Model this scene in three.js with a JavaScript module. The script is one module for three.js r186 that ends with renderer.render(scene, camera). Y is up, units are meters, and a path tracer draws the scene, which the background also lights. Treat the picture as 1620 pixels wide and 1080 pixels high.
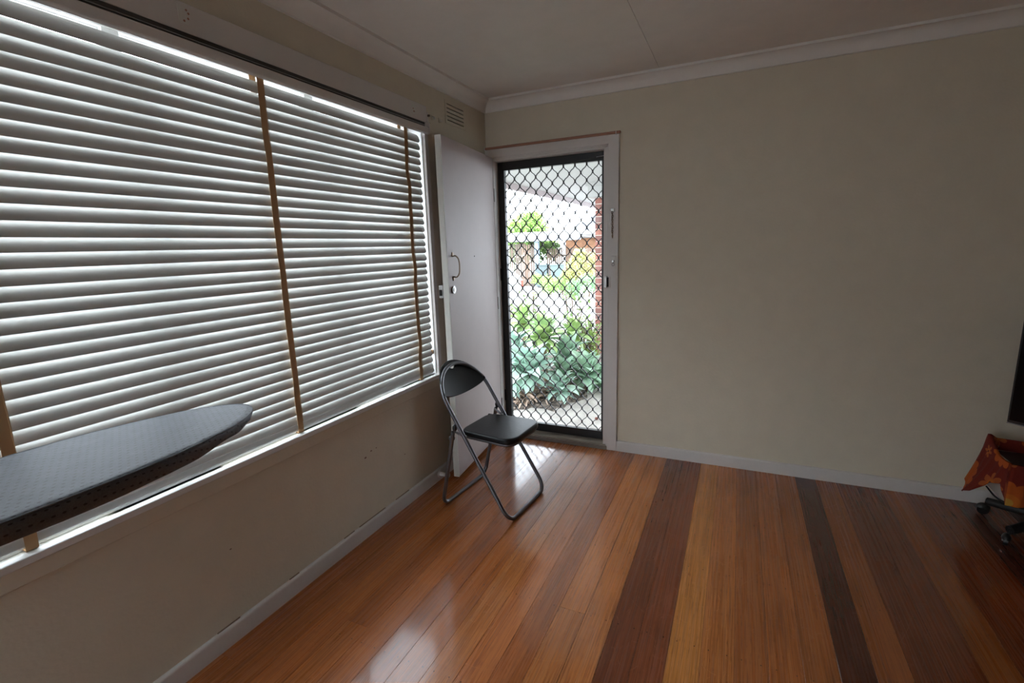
import * as THREE from 'three';
import { RoundedBoxGeometry } from 'three/addons/geometries/RoundedBoxGeometry.js';
import { mergeGeometries } from 'three/addons/utils/BufferGeometryUtils.js';

// ------------------------------------------------------------------ camera, sky, exposure
const scene = new THREE.Scene();
const camera = new THREE.PerspectiveCamera(2 * Math.atan(540 / 769.5) * 180 / Math.PI, 1620 / 1080, 0.02, 200);
camera.position.set(1.6648, 1.4257, 3.2307);
camera.rotation.set(-0.1894, 0.4373, -0.0321, 'YXZ');
const SKY = 10;                                       // bright overcast day, no sun disc
scene.background = new THREE.Color().setRGB(0.90, 1.0, 1.11);
scene.backgroundIntensity = SKY;
const renderer = new THREE.WebGLRenderer({ antialias: true });
renderer.toneMapping = THREE.LinearToneMapping;
renderer.toneMappingExposure = 1.0;
renderer.shadowMap.enabled = true;

// ------------------------------------------------------------------ helpers
function rng(seed) { let a = seed >>> 0; return () => { a = (a + 0x6D2B79F5) | 0; let t = Math.imul(a ^ (a >>> 15), 1 | a); t = (t + Math.imul(t ^ (t >>> 7), 61 | t)) ^ t; return ((t ^ (t >>> 14)) >>> 0) / 4294967296; }; }
const R = rng(7);
const rr = (a, b, r = R) => a + (b - a) * r();
const V3 = (x, y, z) => new THREE.Vector3(x, y, z);
const names = {};
function numbered(n) { const k = names[n] || 0; names[n] = k + 1; return k ? n + '_' + String(k).padStart(3, '0') : n; }
function mesh(name, geo, m, parent) {
  const o = new THREE.Mesh(geo, m); o.name = name; o.castShadow = o.receiveShadow = true;
  (parent || scene).add(o); return o;
}
function part(name, geo, m, parent, label) {
  const k = parent.userData.__n || (parent.userData.__n = {}); const c = k[name] || 0; k[name] = c + 1;
  const o = mesh(c ? name + '_' + String(c).padStart(3, '0') : name, geo, m, parent);
  if (label) o.userData.label = label; return o;
}
function tag(o, label, category, group) { o.userData.label = label; o.userData.category = category; if (group) o.userData.group = group; return o; }
function thing(name, label, category, p = [0, 0, 0], ry = 0, group) {
  const g = new THREE.Group(); g.name = numbered(name); g.position.set(...p); g.rotation.y = ry; scene.add(g); return tag(g, label, category, group);
}
function solid(name, geo, m, label, category, group) { return tag(mesh(numbered(name), geo, m), label, category, group); }
function struct(name, geo, m) { const o = mesh(name, geo, m); o.userData.kind = 'structure'; return o; }
function structGroup(name, p = [0, 0, 0], ry = 0) { const g = new THREE.Group(); g.name = name; g.position.set(...p); g.rotation.y = ry; scene.add(g); g.userData.kind = 'structure'; return g; }
// uv in metres, picked by the dominant direction of the face
function muv(geo) {
  if (geo.index) geo = geo.toNonIndexed();
  const p = geo.attributes.position, n = geo.attributes.normal, uv = new Float32Array(p.count * 2);
  for (let t = 0; t < p.count; t += 3) {
    let ax = 0, ay = 0, az = 0;
    for (let i = t; i < t + 3; i++) { ax += n.getX(i); ay += n.getY(i); az += n.getZ(i); }
    ax = Math.abs(ax); ay = Math.abs(ay); az = Math.abs(az);
    for (let i = t; i < t + 3; i++) {
      const x = p.getX(i), y = p.getY(i), z = p.getZ(i);
      const q = ay >= ax && ay >= az ? [x, z] : ax >= az ? [z, y] : [x, y];
      uv[2 * i] = q[0]; uv[2 * i + 1] = q[1];
    }
  }
  geo.setAttribute('uv', new THREE.BufferAttribute(uv, 2)); return geo;
}
const box = (w, h, d, x = 0, y = 0, z = 0) => muv(new THREE.BoxGeometry(w, h, d).translate(x, y, z));
function boxAB(x0, x1, y0, y1, z0, z1) { return box(x1 - x0, y1 - y0, z1 - z0, (x0 + x1) / 2, (y0 + y1) / 2, (z0 + z1) / 2); }
function rbox(x0, x1, y0, y1, z0, z1, r = 0.003, s = 2) {
  const w = x1 - x0, h = y1 - y0, d = z1 - z0;
  return muv(new RoundedBoxGeometry(w, h, d, s, Math.min(r, w * 0.49, h * 0.49, d * 0.49)).translate((x0 + x1) / 2, (y0 + y1) / 2, (z0 + z1) / 2));
}
function cyl(r0, r1, h, seg = 16) { return new THREE.CylinderGeometry(r0, r1, h, seg); }
function between(a, b, r, seg = 8, r1 = r) {
  const d = b.clone().sub(a), g = new THREE.CylinderGeometry(r1, r, d.length(), seg);
  g.applyQuaternion(new THREE.Quaternion().setFromUnitVectors(V3(0, 1, 0), d.clone().normalize()));
  return g.translate((a.x + b.x) / 2, (a.y + b.y) / 2, (a.z + b.z) / 2);
}
function tube(pts, r, n = 60, closed = false, seg = 10, tension = 0.5) { return new THREE.TubeGeometry(new THREE.CatmullRomCurve3(pts, closed, 'centripetal', tension), n, r, seg, closed); }
function clean(g) { const h = g.index ? g.toNonIndexed() : g; for (const k of Object.keys(h.attributes)) if (!['position', 'normal', 'uv'].includes(k)) h.deleteAttribute(k); return h; }
const merge = (l) => mergeGeometries(l.map(clean));
// remaps a geometry point by point; flip = the map mirrors
function remap(geo, f, flip) {
  if (geo.index) geo = geo.toNonIndexed();
  const p = geo.attributes.position;
  for (let i = 0; i < p.count; i++) { const q = f(p.getX(i), p.getY(i), p.getZ(i)); p.setXYZ(i, q[0], q[1], q[2]); }
  if (flip) for (const a of Object.values(geo.attributes)) for (let i = 0; i < p.count; i += 3) for (let k = 0; k < a.itemSize; k++) { const s = a.array, i1 = (i + 1) * a.itemSize + k, i2 = (i + 2) * a.itemSize + k, t = s[i1]; s[i1] = s[i2]; s[i2] = t; }
  geo.computeVertexNormals(); return geo;
}
function rectShape(a0, a1, b0, b1, holes = []) {
  const s = new THREE.Shape([[a0, b0], [a1, b0], [a1, b1], [a0, b1]].map((q) => new THREE.Vector2(...q)));
  for (const [c0, c1, d0, d1] of holes) s.holes.push(new THREE.Path([[c0, d0], [c0, d1], [c1, d1], [c1, d0]].map((q) => new THREE.Vector2(...q))));
  return s;
}
const ext = (s, depth, o = {}) => new THREE.ExtrudeGeometry(s, { depth, bevelEnabled: false, curveSegments: 12, ...o });

// ------------------------------------------------------------------ procedural textures
function lattice(seed) { const r = rng(seed), a = new Float32Array(65536); for (let i = 0; i < 65536; i++) a[i] = r(); return a; }
const L = lattice(99);
function vn(x, y, px, py) {                             // tileable value noise, periods px, py
  const xi = Math.floor(x), yi = Math.floor(y); let fx = x - xi, fy = y - yi; fx = fx * fx * (3 - 2 * fx); fy = fy * fy * (3 - 2 * fy);
  const x0 = ((xi % px) + px) % px, x1 = (x0 + 1) % px, y0 = ((yi % py) + py) % py, y1 = (y0 + 1) % py;
  const h = (a, b) => L[(a * 157 + b * 6113 + ((a * b) & 255) * 31) & 65535];
  return (h(x0, y0) * (1 - fx) + h(x1, y0) * fx) * (1 - fy) + (h(x0, y1) * (1 - fx) + h(x1, y1) * fx) * fy;
}
function fbm(u, v, f, oct = 4) { let s = 0, a = 0.5; for (let i = 0; i < oct; i++) { s += a * vn(u * f + i * 17, v * f + i * 5, f, f); f *= 2; a *= 0.5; } return s / (1 - 2 * a + a); }
function dtex(w, h, fn, srgb, rep) {
  const d = new Uint8Array(w * h * 4);
  for (let j = 0; j < h; j++) for (let i = 0; i < w; i++) { const c = fn(i / w, j / h, i, j), k = 4 * (j * w + i); d[k] = Math.max(0, Math.min(255, c[0] * 255)); d[k + 1] = Math.max(0, Math.min(255, c[1] * 255)); d[k + 2] = Math.max(0, Math.min(255, c[2] * 255)); d[k + 3] = 255; }
  const t = new THREE.DataTexture(d, w, h, THREE.RGBAFormat); t.wrapS = t.wrapT = THREE.RepeatWrapping; t.magFilter = THREE.LinearFilter; t.minFilter = THREE.LinearMipmapLinearFilter; t.generateMipmaps = true;
  if (srgb) t.colorSpace = THREE.SRGBColorSpace; if (rep) t.repeat.set(1 / rep[0], 1 / rep[1]); t.needsUpdate = true; return t;
}
const grey = (f) => (u, v, i, j) => { const q = f(u, v, i, j); return [q, q, q]; };
const paintBump = dtex(512, 512, grey((u, v) => fbm(u, v, 64, 3)), false, [0.6, 0.6]);
const paintTone = dtex(512, 512, grey((u, v) => 0.97 + 0.03 * (fbm(u, v, 24, 5) - 0.5)), true, [1.7, 1.7]);
const grainBump = dtex(512, 512, grey((u, v) => vn(u * 160, v * 6, 160, 6) * 0.6 + vn(u * 60, v * 3, 60, 3) * 0.4), false, [0.5, 0.5]);
const concreteTone = dtex(512, 512, grey((u, v) => 0.82 + 0.3 * (fbm(u, v, 8, 6) - 0.5) + 0.08 * (vn(u * 250, v * 250, 250, 250) - 0.5)), true, [1.3, 1.3]);
const soilTone = dtex(256, 256, grey((u, v) => 0.5 + 0.9 * (fbm(u, v, 16, 4) - 0.4)), true, [0.5, 0.5]);

// timber floor: grain streaks, pores, nail heads, scratches; one tile = 12 boards by 3.2 m
const BW = 0.107, FT = [12 * BW, 3.2], FW = 2048, FH = 2048;
const scratch = new Float32Array(FW * FH);
{
  const r = rng(31);
  const line = (x0, y0, x1, y1, bend, s) => {
    const n = Math.ceil(Math.hypot(x1 - x0, y1 - y0) * 1.2);
    for (let i = 0; i <= n; i++) { const t = i / n, b = bend * 4 * t * (1 - t); const x = Math.round(x0 + (x1 - x0) * t - (y1 - y0) * b), y = Math.round(y0 + (y1 - y0) * t + (x1 - x0) * b); const k = (((y % FH) + FH) % FH) * FW + ((x % FW) + FW) % FW; const q = s * (0.5 + 0.5 * r()); scratch[k] = Math.max(scratch[k], q); const k2 = k + 1 < scratch.length ? k + 1 : k; scratch[k2] = Math.max(scratch[k2], q); }
  };
  for (let i = 0; i < 1500; i++) { const x = r() * FW, y = r() * FH, a = r() * 6.28, l = 10 + 60 * r() * r(); line(x, y, x + l * Math.cos(a), y + l * Math.sin(a) * 0.6, rr(-0.25, 0.25, r), 0.25 + 0.5 * r()); }
  for (let i = 0; i < 40; i++) { const x = r() * FW, y = r() * FH, a = r() * 6.28, l = 150 + 350 * r(); line(x, y, x + l * Math.cos(a), y + l * Math.sin(a) * 0.6, rr(-0.12, 0.12, r), 0.3 + 0.4 * r()); }
}
function woodVal(u, v) {
  const w = u + 0.0016 * (vn(u * 24, v * 5, 24, 5) - 0.5) + 0.0008 * (vn(u * 60, v * 9, 60, 9) - 0.5);
  const broad = vn(w * 48, v * 2, 48, 2), band = vn(w * 260, v * 9, 260, 9), fine = vn(w * 1000, v * 40, 1000, 40);
  const pore = vn(w * 1000, v * 90, 1000, 90);
  let q = 0.93 + 0.10 * (broad - 0.5) + 0.13 * (band - 0.5) + 0.26 * (fine - 0.5) + 0.08 * (vn(u * 36, v * 14, 36, 14) - 0.5);
  if (band > 0.8) q -= 0.7 * (band - 0.8);
  if (pore > 0.78) q -= 1.1 * (pore - 0.78);
  return q;
}
const nailAt = (u, v) => { const b = (u * 12) % 1, j = (v * 7) % 1; const dx = Math.min(Math.abs(b - 0.22), Math.abs(b - 0.78)) * BW, dz = Math.abs(j - 0.5) * 3.2 / 7; return Math.hypot(dx, dz) < 0.0022; };
const woodMap = dtex(FW, FH, (u, v, i, j) => {
  let q = woodVal(u, v); if (nailAt(u, v)) q *= 0.35;
  const s = scratch[j * FW + i] * 0.28;
  return [q + s, Math.pow(Math.max(q, 0), 1.12) + s, Math.pow(Math.max(q, 0), 1.3) + s];
}, true, FT);
const woodRough = dtex(1024, 1024, grey((u, v, i, j) => 0.55 + 0.25 * (vn(u * 300, v * 6, 300, 6) - 0.5) + 0.22 * (fbm(u, v, 10, 4) - 0.5) + 0.4 * scratch[(j * 2) * FW + i * 2]), false, FT);
const woodBump = dtex(2048, 2048, grey((u, v, i, j) => 0.6 + 0.3 * (vn(u * 260, v * 4, 260, 4) - 0.5) + 0.35 * (vn(u * 900, v * 14, 900, 14) - 0.5) - 0.3 * scratch[j * FW + i]), false, FT);

// ------------------------------------------------------------------ materials
const lin = (r, g, b) => new THREE.Color().setRGB(r, g, b);
const std = (c, rough, o = {}) => new THREE.MeshStandardMaterial({ color: c, roughness: rough, metalness: 0, ...o });
const phys = (c, rough, o = {}) => new THREE.MeshPhysicalMaterial({ color: c, roughness: rough, metalness: 0, ...o });
const M = {
  wall: std(lin(0.74, 0.67, 0.53), 0.75, { map: paintTone, bumpMap: paintBump, bumpScale: 0.0006 }),
  ceiling: std(lin(0.90, 0.87, 0.82), 0.85, { map: paintTone, bumpMap: paintBump, bumpScale: 0.0004 }),
  trim: std(lin(0.74, 0.70, 0.66), 0.45, { map: paintTone, bumpMap: paintBump, bumpScale: 0.0003 }),
  white: std(lin(0.82, 0.82, 0.80), 0.4, { map: paintTone }),
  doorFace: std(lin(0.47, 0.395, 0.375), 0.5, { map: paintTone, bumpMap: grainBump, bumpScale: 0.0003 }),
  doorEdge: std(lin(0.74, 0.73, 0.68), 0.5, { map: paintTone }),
  slat: std(lin(0.61, 0.61, 0.585), 0.42),
  tape: std(lin(0.46, 0.28, 0.14), 0.95, { bumpMap: paintBump, bumpScale: 0.0004 }),
  track: std(lin(0.06, 0.055, 0.05), 0.4, { metalness: 0.5 }),
  rod: std(lin(0.40, 0.19, 0.12), 0.5),
  blackAlu: std(lin(0.012, 0.012, 0.013), 0.38),
  grille: std(lin(0.008, 0.008, 0.008), 0.5),
  chrome: std(lin(0.55, 0.55, 0.56), 0.3, { metalness: 1 }),
  satin: std(lin(0.42, 0.41, 0.40), 0.4, { metalness: 0.9 }),
  brass: std(lin(0.32, 0.24, 0.17), 0.45, { metalness: 0.7 }),
  chairTube: std(lin(0.15, 0.15, 0.16), 0.36, { metalness: 0.75 }),
  vinyl: phys(lin(0.010, 0.010, 0.011), 0.36, { specularIntensity: 0.4, bumpMap: paintBump, bumpScale: 0.0003 }),
  backPlastic: phys(lin(0.012, 0.011, 0.010), 0.5, { specularIntensity: 0.3 }),
  blackPlastic: std(lin(0.013, 0.012, 0.012), 0.4),
  dark: std(lin(0.02, 0.015, 0.012), 0.9),
  screen: phys(lin(0.003, 0.003, 0.004), 0.15, { specularIntensity: 0.35 }),
  glass: phys(lin(1, 1, 1), 0.0, { transmission: 1, thickness: 0, ior: 1.5 }),
  sill: std(lin(0.52, 0.47, 0.40), 0.8, { map: grainBumpTone(), bumpMap: grainBump, bumpScale: 0.0012 }),
  sillEdge: std(lin(0.22, 0.19, 0.165), 0.85, { bumpMap: grainBump, bumpScale: 0.0015 }),
  concrete: std(lin(0.62, 0.575, 0.52), 0.9, { map: concreteTone }),
  driveway: std(lin(0.52, 0.50, 0.48), 0.9, { map: concreteTone }),
  soil: std(lin(0.40, 0.32, 0.26), 1, { map: soilTone, bumpMap: soilTone, bumpScale: 0.02 }),
  cavityBrick: std(lin(0.38, 0.2, 0.15), 0.95),
  mortar: std(lin(0.68, 0.60, 0.52), 0.95),
  soffit: std(lin(0.46, 0.465, 0.455), 0.8, { map: paintTone }),
  fascia: std(lin(0.36, 0.31, 0.31), 0.7),
  rubber: std(lin(0.62, 0.58, 0.52), 0.7),
};
function grainBumpTone() { return dtex(512, 512, (u, v) => { const q = 0.78 + 0.4 * (vn(u * 6, v * 120, 6, 120) - 0.5) + 0.25 * (fbm(u, v, 8, 4) - 0.5); return [q, q * 0.98, q * 0.95]; }, true, [0.9, 0.5]); }

// ------------------------------------------------------------------ the room shell
const RX = 5.6, RZ = 4.9, H = 2.425, WT = 0.14;
const WIN = { z0: 0.785, z1: 2.87, y0: 0.68, y1: 2.14 };
const VENT = { z0: 0.3, z1: 0.512, y0: 2.198, y1: 2.308 };
// wall in the plane x = 0, body towards -x; shape coordinates (z, y)
struct('wall_left', muv(remap(ext(rectShape(-WT, RZ, -0.3, 2.55, [[WIN.z0, WIN.z1, WIN.y0, WIN.y1], [VENT.z0 - 0.002, VENT.z1 + 0.002, VENT.y0 - 0.002, VENT.y1 + 0.002]]), WT), (a, b, d) => [-d, b, a])), M.wall);
struct('wall_back', muv(remap(ext(rectShape(0, RX + WT, -0.3, 2.55, [[0.03, 0.876, -0.02, 2.05]]), WT), (a, b, d) => [a, b, -d], true)), M.wall);
struct('wall_right', boxAB(RX, RX + WT, -0.3, 2.55, 0, RZ), M.wall);
const REAR = { x0: 0.05, x1: 0.56, y0: 0.0, y1: 2.15 };     // open rear doorway behind the camera, on the window side
struct('wall_rear', muv(remap(ext(rectShape(-WT, RX + WT, -0.3, 2.55, [[REAR.x0, REAR.x1, REAR.y0, REAR.y1]]), WT), (a, b, d) => [a, b, RZ + d])), M.wall);
struct('roof_slab', boxAB(-0.62, RX + 0.3, 2.55, 2.65, -0.2, RZ + 0.3), M.fascia);
struct('eave', boxAB(-0.62, -WT, 2.31, 2.33, -0.2, RZ + 0.3), M.soffit);
struct('eave_fascia', boxAB(-0.65, -0.62, 2.3, 2.56, -0.2, RZ + 0.3), M.fascia);
struct('vent_cavity', boxAB(-WT - 0.03, -WT, VENT.y0 - 0.02, VENT.y1 + 0.02, VENT.z0 - 0.02, VENT.z1 + 0.02), M.cavityBrick);
// ceiling: two sheets with an open joint between them
const ceil = structGroup('ceiling');
part('ceiling_sheet', boxAB(0, 1.1855, H, H + 0.012, 0, RZ), M.ceiling, ceil);
part('ceiling_sheet', boxAB(1.1875, RX, H, H + 0.012, 0, RZ), M.ceiling, ceil);
part('ceiling_backing', boxAB(0, RX, H + 0.02, H + 0.03, 0, RZ), M.dark, ceil);

// floor: each board a mesh of its own, running away from the camera
const floor = structGroup('floor');
part('subfloor', boxAB(0, RX, -0.06, -0.0215, 0, RZ), M.dark, floor);
{
  const tones = {
    a: [0.70, 0.25, 0.065], b: [0.50, 0.16, 0.042], c: [0.27, 0.072, 0.026], d: [0.76, 0.30, 0.074], e: [0.12, 0.03, 0.014], f: [0.42, 0.13, 0.036], g: [0.58, 0.20, 0.052], h: [0.82, 0.36, 0.10],
  };
  // one letter per board from the window wall rightwards, far piece then near piece
  const rows = ('fb,fb,bf,fb,bf,fb,bf,ga,bb,fb,gg,ga,cf,cf,dg,gd,bb,bg,bb,ee,ff,cf,cc,ff,ce,cc,ec,cc,ee,ce,cf,ec,cc,ef,cc,ee,cf,ee,cc,ce,ee' + ',cf,ec,ff,ce,bf,ec,cc,fe,cb,ec,ff,cc'.repeat(1)).split(',');
  const cut = [2.9, 3.6, 2.2, 3.3, 2.7, 4.0, 3.1, 2.5];
  const mats = {};
  const r = rng(5);
  const board = (x0, x1, z0, z1, key) => {
    const w = (x1 - x0) - 0.0009, h = 0.02, c = 0.0003, l = z1 - z0 - 0.0008;
    const s = new THREE.Shape([[-w / 2, -h], [w / 2, -h], [w / 2, -c], [w / 2 - c, 0], [-w / 2 + c, 0], [-w / 2, -c]].map((q) => new THREE.Vector2(...q)));
    const g = ext(s, l).translate((x0 + x1) / 2, 0, z0 + 0.0004), n = muv(g), off = Math.floor(r() * 7) * 3.2 / 7;
    const uv = n.attributes.uv; for (let i = 0; i < uv.count; i++) uv.setXY(i, uv.getX(i) - 0.006, uv.getY(i) + off);
    const j = Math.floor(r() * 3), k = key + j;
    if (!mats[k]) { const t = tones[key], q = 0.92 + 0.08 * j; mats[k] = phys(lin(t[0] * q, t[1] * q, t[2] * q), 0.5, { map: woodMap, roughnessMap: woodRough, bumpMap: woodBump, bumpScale: 0.0003, clearcoat: 0.9, clearcoatRoughness: 0.11, specularIntensity: 0.4 }); }
    part('floor_board', n, mats[k], floor);
  };
  rows.forEach((t, i) => {
    const x0 = Math.max(0.0, 0.006 + BW * i), x1 = Math.min(RX, 0.006 + BW * (i + 1)); if (x1 - x0 < 0.01) return;
    const z = cut[(i * 5) % 8] + 0.9 * ((i * 37) % 10) / 10 - 0.6;
    board(x0, x1, 0.0, z, t[0]); board(x0, x1, z, RZ, t[1]);
  });
}

// cornices (cove profile) and skirting boards
function cove() {
  const s = new THREE.Shape(); s.moveTo(0, H); s.lineTo(0.072, H); s.lineTo(0.072, H - 0.008);
  s.absarc(0.072, H - 0.072, 0.058, Math.PI / 2, Math.PI, false); s.lineTo(0.008, H - 0.072); s.lineTo(0.008, H - 0.073); s.lineTo(0, H - 0.073); return s;
}
struct('trim_1', muv(remap(ext(cove(), RX), (a, b, d) => [d, b, a], true)), M.ceiling);
struct('trim_2', muv(remap(ext(cove(), RZ), (a, b, d) => [a, b, d])), M.ceiling);
function skirtShape() { const s = new THREE.Shape(); s.moveTo(0, 0); s.lineTo(0.016, 0); s.lineTo(0.016, 0.064); s.quadraticCurveTo(0.016, 0.074, 0.006, 0.075); s.lineTo(0, 0.075); return s; }
struct('baseboard_back', muv(remap(ext(skirtShape(), RX - 0.946), (a, b, d) => [0.946 + d, b, a], true)), M.trim);
struct('baseboard_left', muv(remap(ext(skirtShape(), RZ), (a, b, d) => [a, b, d])), M.trim);

// ------------------------------------------------------------------ entrance doorway: lining, casing, sill
struct('trim_3', muv(merge([ // door casing: right leg, head and the leg behind the open door
  rbox(0.876, 0.946, 0, 2.12, -0.001, 0.02, 0.004), rbox(0.0, 0.945, 2.05, 2.121, -0.001, 0.0205, 0.004), rbox(0.0, 0.03, 0, 2.05, -0.001, 0.02, 0.004),
  rbox(0.866, 0.8765, 0, 2.052, -0.002, 0.012, 0.002), rbox(0.03, 0.8765, 2.041, 2.0515, -0.002, 0.012, 0.002)])), M.trim);
struct('trim_4', muv(merge([boxAB(0.845, 0.878, 0, 2.06, -WT - 0.01, 0.001), boxAB(0.026, 0.05, 0, 2.06, -WT - 0.01, 0.001), boxAB(0.026, 0.878, 2.03, 2.06, -WT - 0.01, 0.001)])), M.trim);
const sill = structGroup('trim_5');
part('threshold', rbox(0.03, 0.876, 0.0, 0.034, -0.26, 0.012, 0.004), M.sill, sill);
part('threshold_nosing', rbox(0.03, 0.876, -0.0005, 0.027, 0.012, 0.022, 0.003), M.sillEdge, sill);
// thin brown curtain rod lying along the top of the casing
{
  const t = thing('curtain_rod', 'thin red-brown rod along the top of the front door casing', 'rod', [0.475, 2.112, 0.03]);
  part('pole', rbox(-0.475, 0.483, -0.008, 0.008, -0.009, 0.007, 0.006), M.rod, t);
  part('clip', rbox(0.452, 0.456, -0.012, 0.01, -0.0095, 0.0075, 0.001), M.white, t); part('clip', rbox(-0.47, -0.466, -0.012, 0.01, -0.0095, 0.0075, 0.001), M.white, t);
}
{ // chipped paint on the wall under the window and along the skirting
  const chip = std(lin(0.25, 0.17, 0.12), 0.95), wl = scene.getObjectByName('wall_left'), bl = scene.getObjectByName('baseboard_left');
  for (const [y, z, q] of [[0.429, 1.417, 0.0045], [0.43, 1.378, 0.003], [0.41, 1.462, 0.0055], [0.3, 1.15, 0.003], [0.36, 2.2, 0.003]]) part('paint_chip', new THREE.CylinderGeometry(q, q * 1.2, 0.0012, 7).rotateZ(Math.PI / 2).scale(1, 0.7, 1.3).translate(0.0004, y, z), chip, wl);
  for (const [z, l] of [[1.2, 0.12], [1.45, 0.2], [1.62, 0.07], [1.95, 0.05], [2.25, 0.09]]) part('paint_flake', rbox(0.0, 0.004, 0.0745, 0.0785, z - l / 2, z + l / 2, 0.001, 1), chip, bl);
}
// the open entrance door leaf, hinged at the corner and folded back along the window wall
{
  const a = Math.atan2(0.994, 0.108), D = structGroup('door_1', [0.055, 0, 0.012], -a);
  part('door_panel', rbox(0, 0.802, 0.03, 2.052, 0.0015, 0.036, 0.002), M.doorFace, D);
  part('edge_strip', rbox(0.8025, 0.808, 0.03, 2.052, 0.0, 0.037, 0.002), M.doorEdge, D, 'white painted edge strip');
  // pull handle: two flat tabs and a bowed bar
  const hx = 0.735, h = part('pull_handle', tube([V3(hx, 1.27, -0.002), V3(hx, 1.268, -0.018), V3(hx, 1.285, -0.036), V3(hx, 1.33, -0.042), V3(hx, 1.375, -0.036), V3(hx, 1.392, -0.018), V3(hx, 1.39, -0.002)], 0.0042, 40), M.brass, D, 'small metal D-shaped pull handle');
  part('tab', rbox(hx - 0.006, hx + 0.006, 1.386, 1.412, -0.003, 0.002, 0.001), M.brass, h); part('tab', rbox(hx - 0.006, hx + 0.006, 1.248, 1.274, -0.003, 0.002, 0.001), M.brass, h);
  const esc = part('lock_escutcheon', cyl(0.02, 0.022, 0.008, 28).rotateX(Math.PI / 2).translate(0.748, 1.195, -0.0035), M.satin, D, 'round metal lock cylinder');
  part('keyway', cyl(0.011, 0.011, 0.004, 20).rotateX(Math.PI / 2).translate(0.748, 1.195, -0.009), M.chrome, esc);
  part('screw_hole', cyl(0.004, 0.004, 0.003, 12).rotateX(Math.PI / 2).translate(0.405, 1.382, 0.001), M.dark, D);
  const lk = part('rim_lock', rbox(0.752, 0.809, 1.15, 1.225, 0.037, 0.066, 0.004), M.satin, D, 'metal rim lock on the door edge');
  part('latch_bolt', rbox(0.8092, 0.816, 1.165, 1.2, 0.044, 0.06, 0.002), M.dark, lk);
  for (const y of [0.25, 1.03, 1.8]) part('hinge', cyl(0.006, 0.006, 0.09, 10).translate(-0.006, y, 0.0), M.satin, D);
}

// ------------------------------------------------------------------ security screen door with the diamond grille
{
  const D = structGroup('door_2', [0, 0, -0.09]), z0 = -0.018, z1 = 0.018;
  part('stile', rbox(0.05, 0.099, 0.036, 2.03, z0, z1, 0.003), M.blackAlu, D); part('stile', rbox(0.813, 0.845, 0.036, 2.03, z0, z1, 0.003), M.blackAlu, D);
  part('top_rail', rbox(0.098, 0.814, 1.972, 2.03, z0, z1 - 0.0005, 0.003), M.blackAlu, D); part('bottom_rail', rbox(0.098, 0.814, 0.036, 0.097, z0, z1 - 0.0005, 0.003), M.blackAlu, D);
  const P = 0.0819, Q = 0.1037, X0 = 0.133, Y0 = 1.9625, hw = 0.002, hd = 0.0062;
  const clips = [];
  // strands weave between node columns; neighbours touch at the nodes
  for (let j = -1; j < 18; j++) {
    const xc = X0 + (j + 0.5) * P / 2; if (xc < 0.1 || xc > 0.812) { if (xc < 0.08 || xc > 0.83) continue; }
    const ph = ((j % 2) + 2) % 2, pts = [];
    const wave = (y) => { const c = Math.cos(2 * Math.PI * (Y0 - y) / Q); const s = Math.sign(c) * Math.pow(Math.abs(c), 0.8); return (ph ? 1 : -1) * s * (P / 4 - hw); };
    const n = 218; for (let i = 0; i <= n; i++) { const y = 0.094 + (1.975 - 0.094) * i / n; pts.push([Math.min(0.8135, Math.max(0.0985, xc + wave(y))), y]); }
    const pos = [], idx = [];
    pts.forEach(([x, y], i) => {
      const b = pts[Math.min(n, i + 1)], a = pts[Math.max(0, i - 1)], dx = b[0] - a[0], dy = b[1] - a[1], l = Math.hypot(dx, dy), nx = dy / l * hw, ny = -dx / l * hw;
      pos.push(x - nx, y - ny, -hd, x + nx, y + ny, -hd, x + nx, y + ny, hd, x - nx, y - ny, hd);
      if (i < n) for (let k = 0; k < 4; k++) { const p = 4 * i + k, q = 4 * i + (k + 1) % 4; idx.push(p, q, p + 4, q, q + 4, p + 4); }
    });
    let g = new THREE.BufferGeometry(); g.setAttribute('position', new THREE.Float32BufferAttribute(pos, 3)); g.setIndex(idx); g = g.toNonIndexed(); g.computeVertexNormals(); g.setAttribute('uv', new THREE.Float32BufferAttribute(new Float32Array(g.attributes.position.count * 2), 2));
    part('grille_strand', g, M.grille, D);
  }
  for (let c = 0; c < 18; c++) for (let k = 0; k < 40; k++) {
    const x = X0 + c * P / 2, y = Y0 - (k + (c % 2 ? 0.5 : 0)) * Q; if (y < 0.1 || x > 0.812) continue;
    clips.push(rbox(x - 0.0045, x + 0.0045, y - 0.0105, y + 0.0105, -0.0062, 0.0062, 0.002, 1));
  }
  const cl = part('grille_clips', merge(clips), M.grille, D); cl.userData.kind = 'stuff';
  // lock body, latch and closer arm
  const lk = part('lock_case', rbox(0.835, 0.862, 1.13, 1.235, 0.018, 0.028, 0.003), M.blackAlu, D);
  part('hinge_knuckle', cyl(0.009, 0.009, 0.09, 14).translate(0.052, 1.235, 0.022), M.blackAlu, D); part('hinge_knuckle', cyl(0.009, 0.009, 0.09, 14).translate(0.052, 0.3, 0.022), M.blackAlu, D);
  part('closer_arm', between(V3(0.60, 1.976, 0.026), V3(0.842, 1.992, 0.035), 0.0035, 8), M.blackAlu, D); part('closer_rod', between(V3(0.78, 1.994, 0.032), V3(0.845, 1.998, 0.036), 0.0022, 8), M.chrome, D, 'bright closer rod');
}
// bright weather strip on the right jamb
struct('trim_6', merge([rbox(0.841, 0.8455, 1.42, 1.99, -0.068, -0.05, 0.001), rbox(0.841, 0.8455, 0.04, 1.36, -0.068, -0.05, 0.001)]), M.white);
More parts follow.
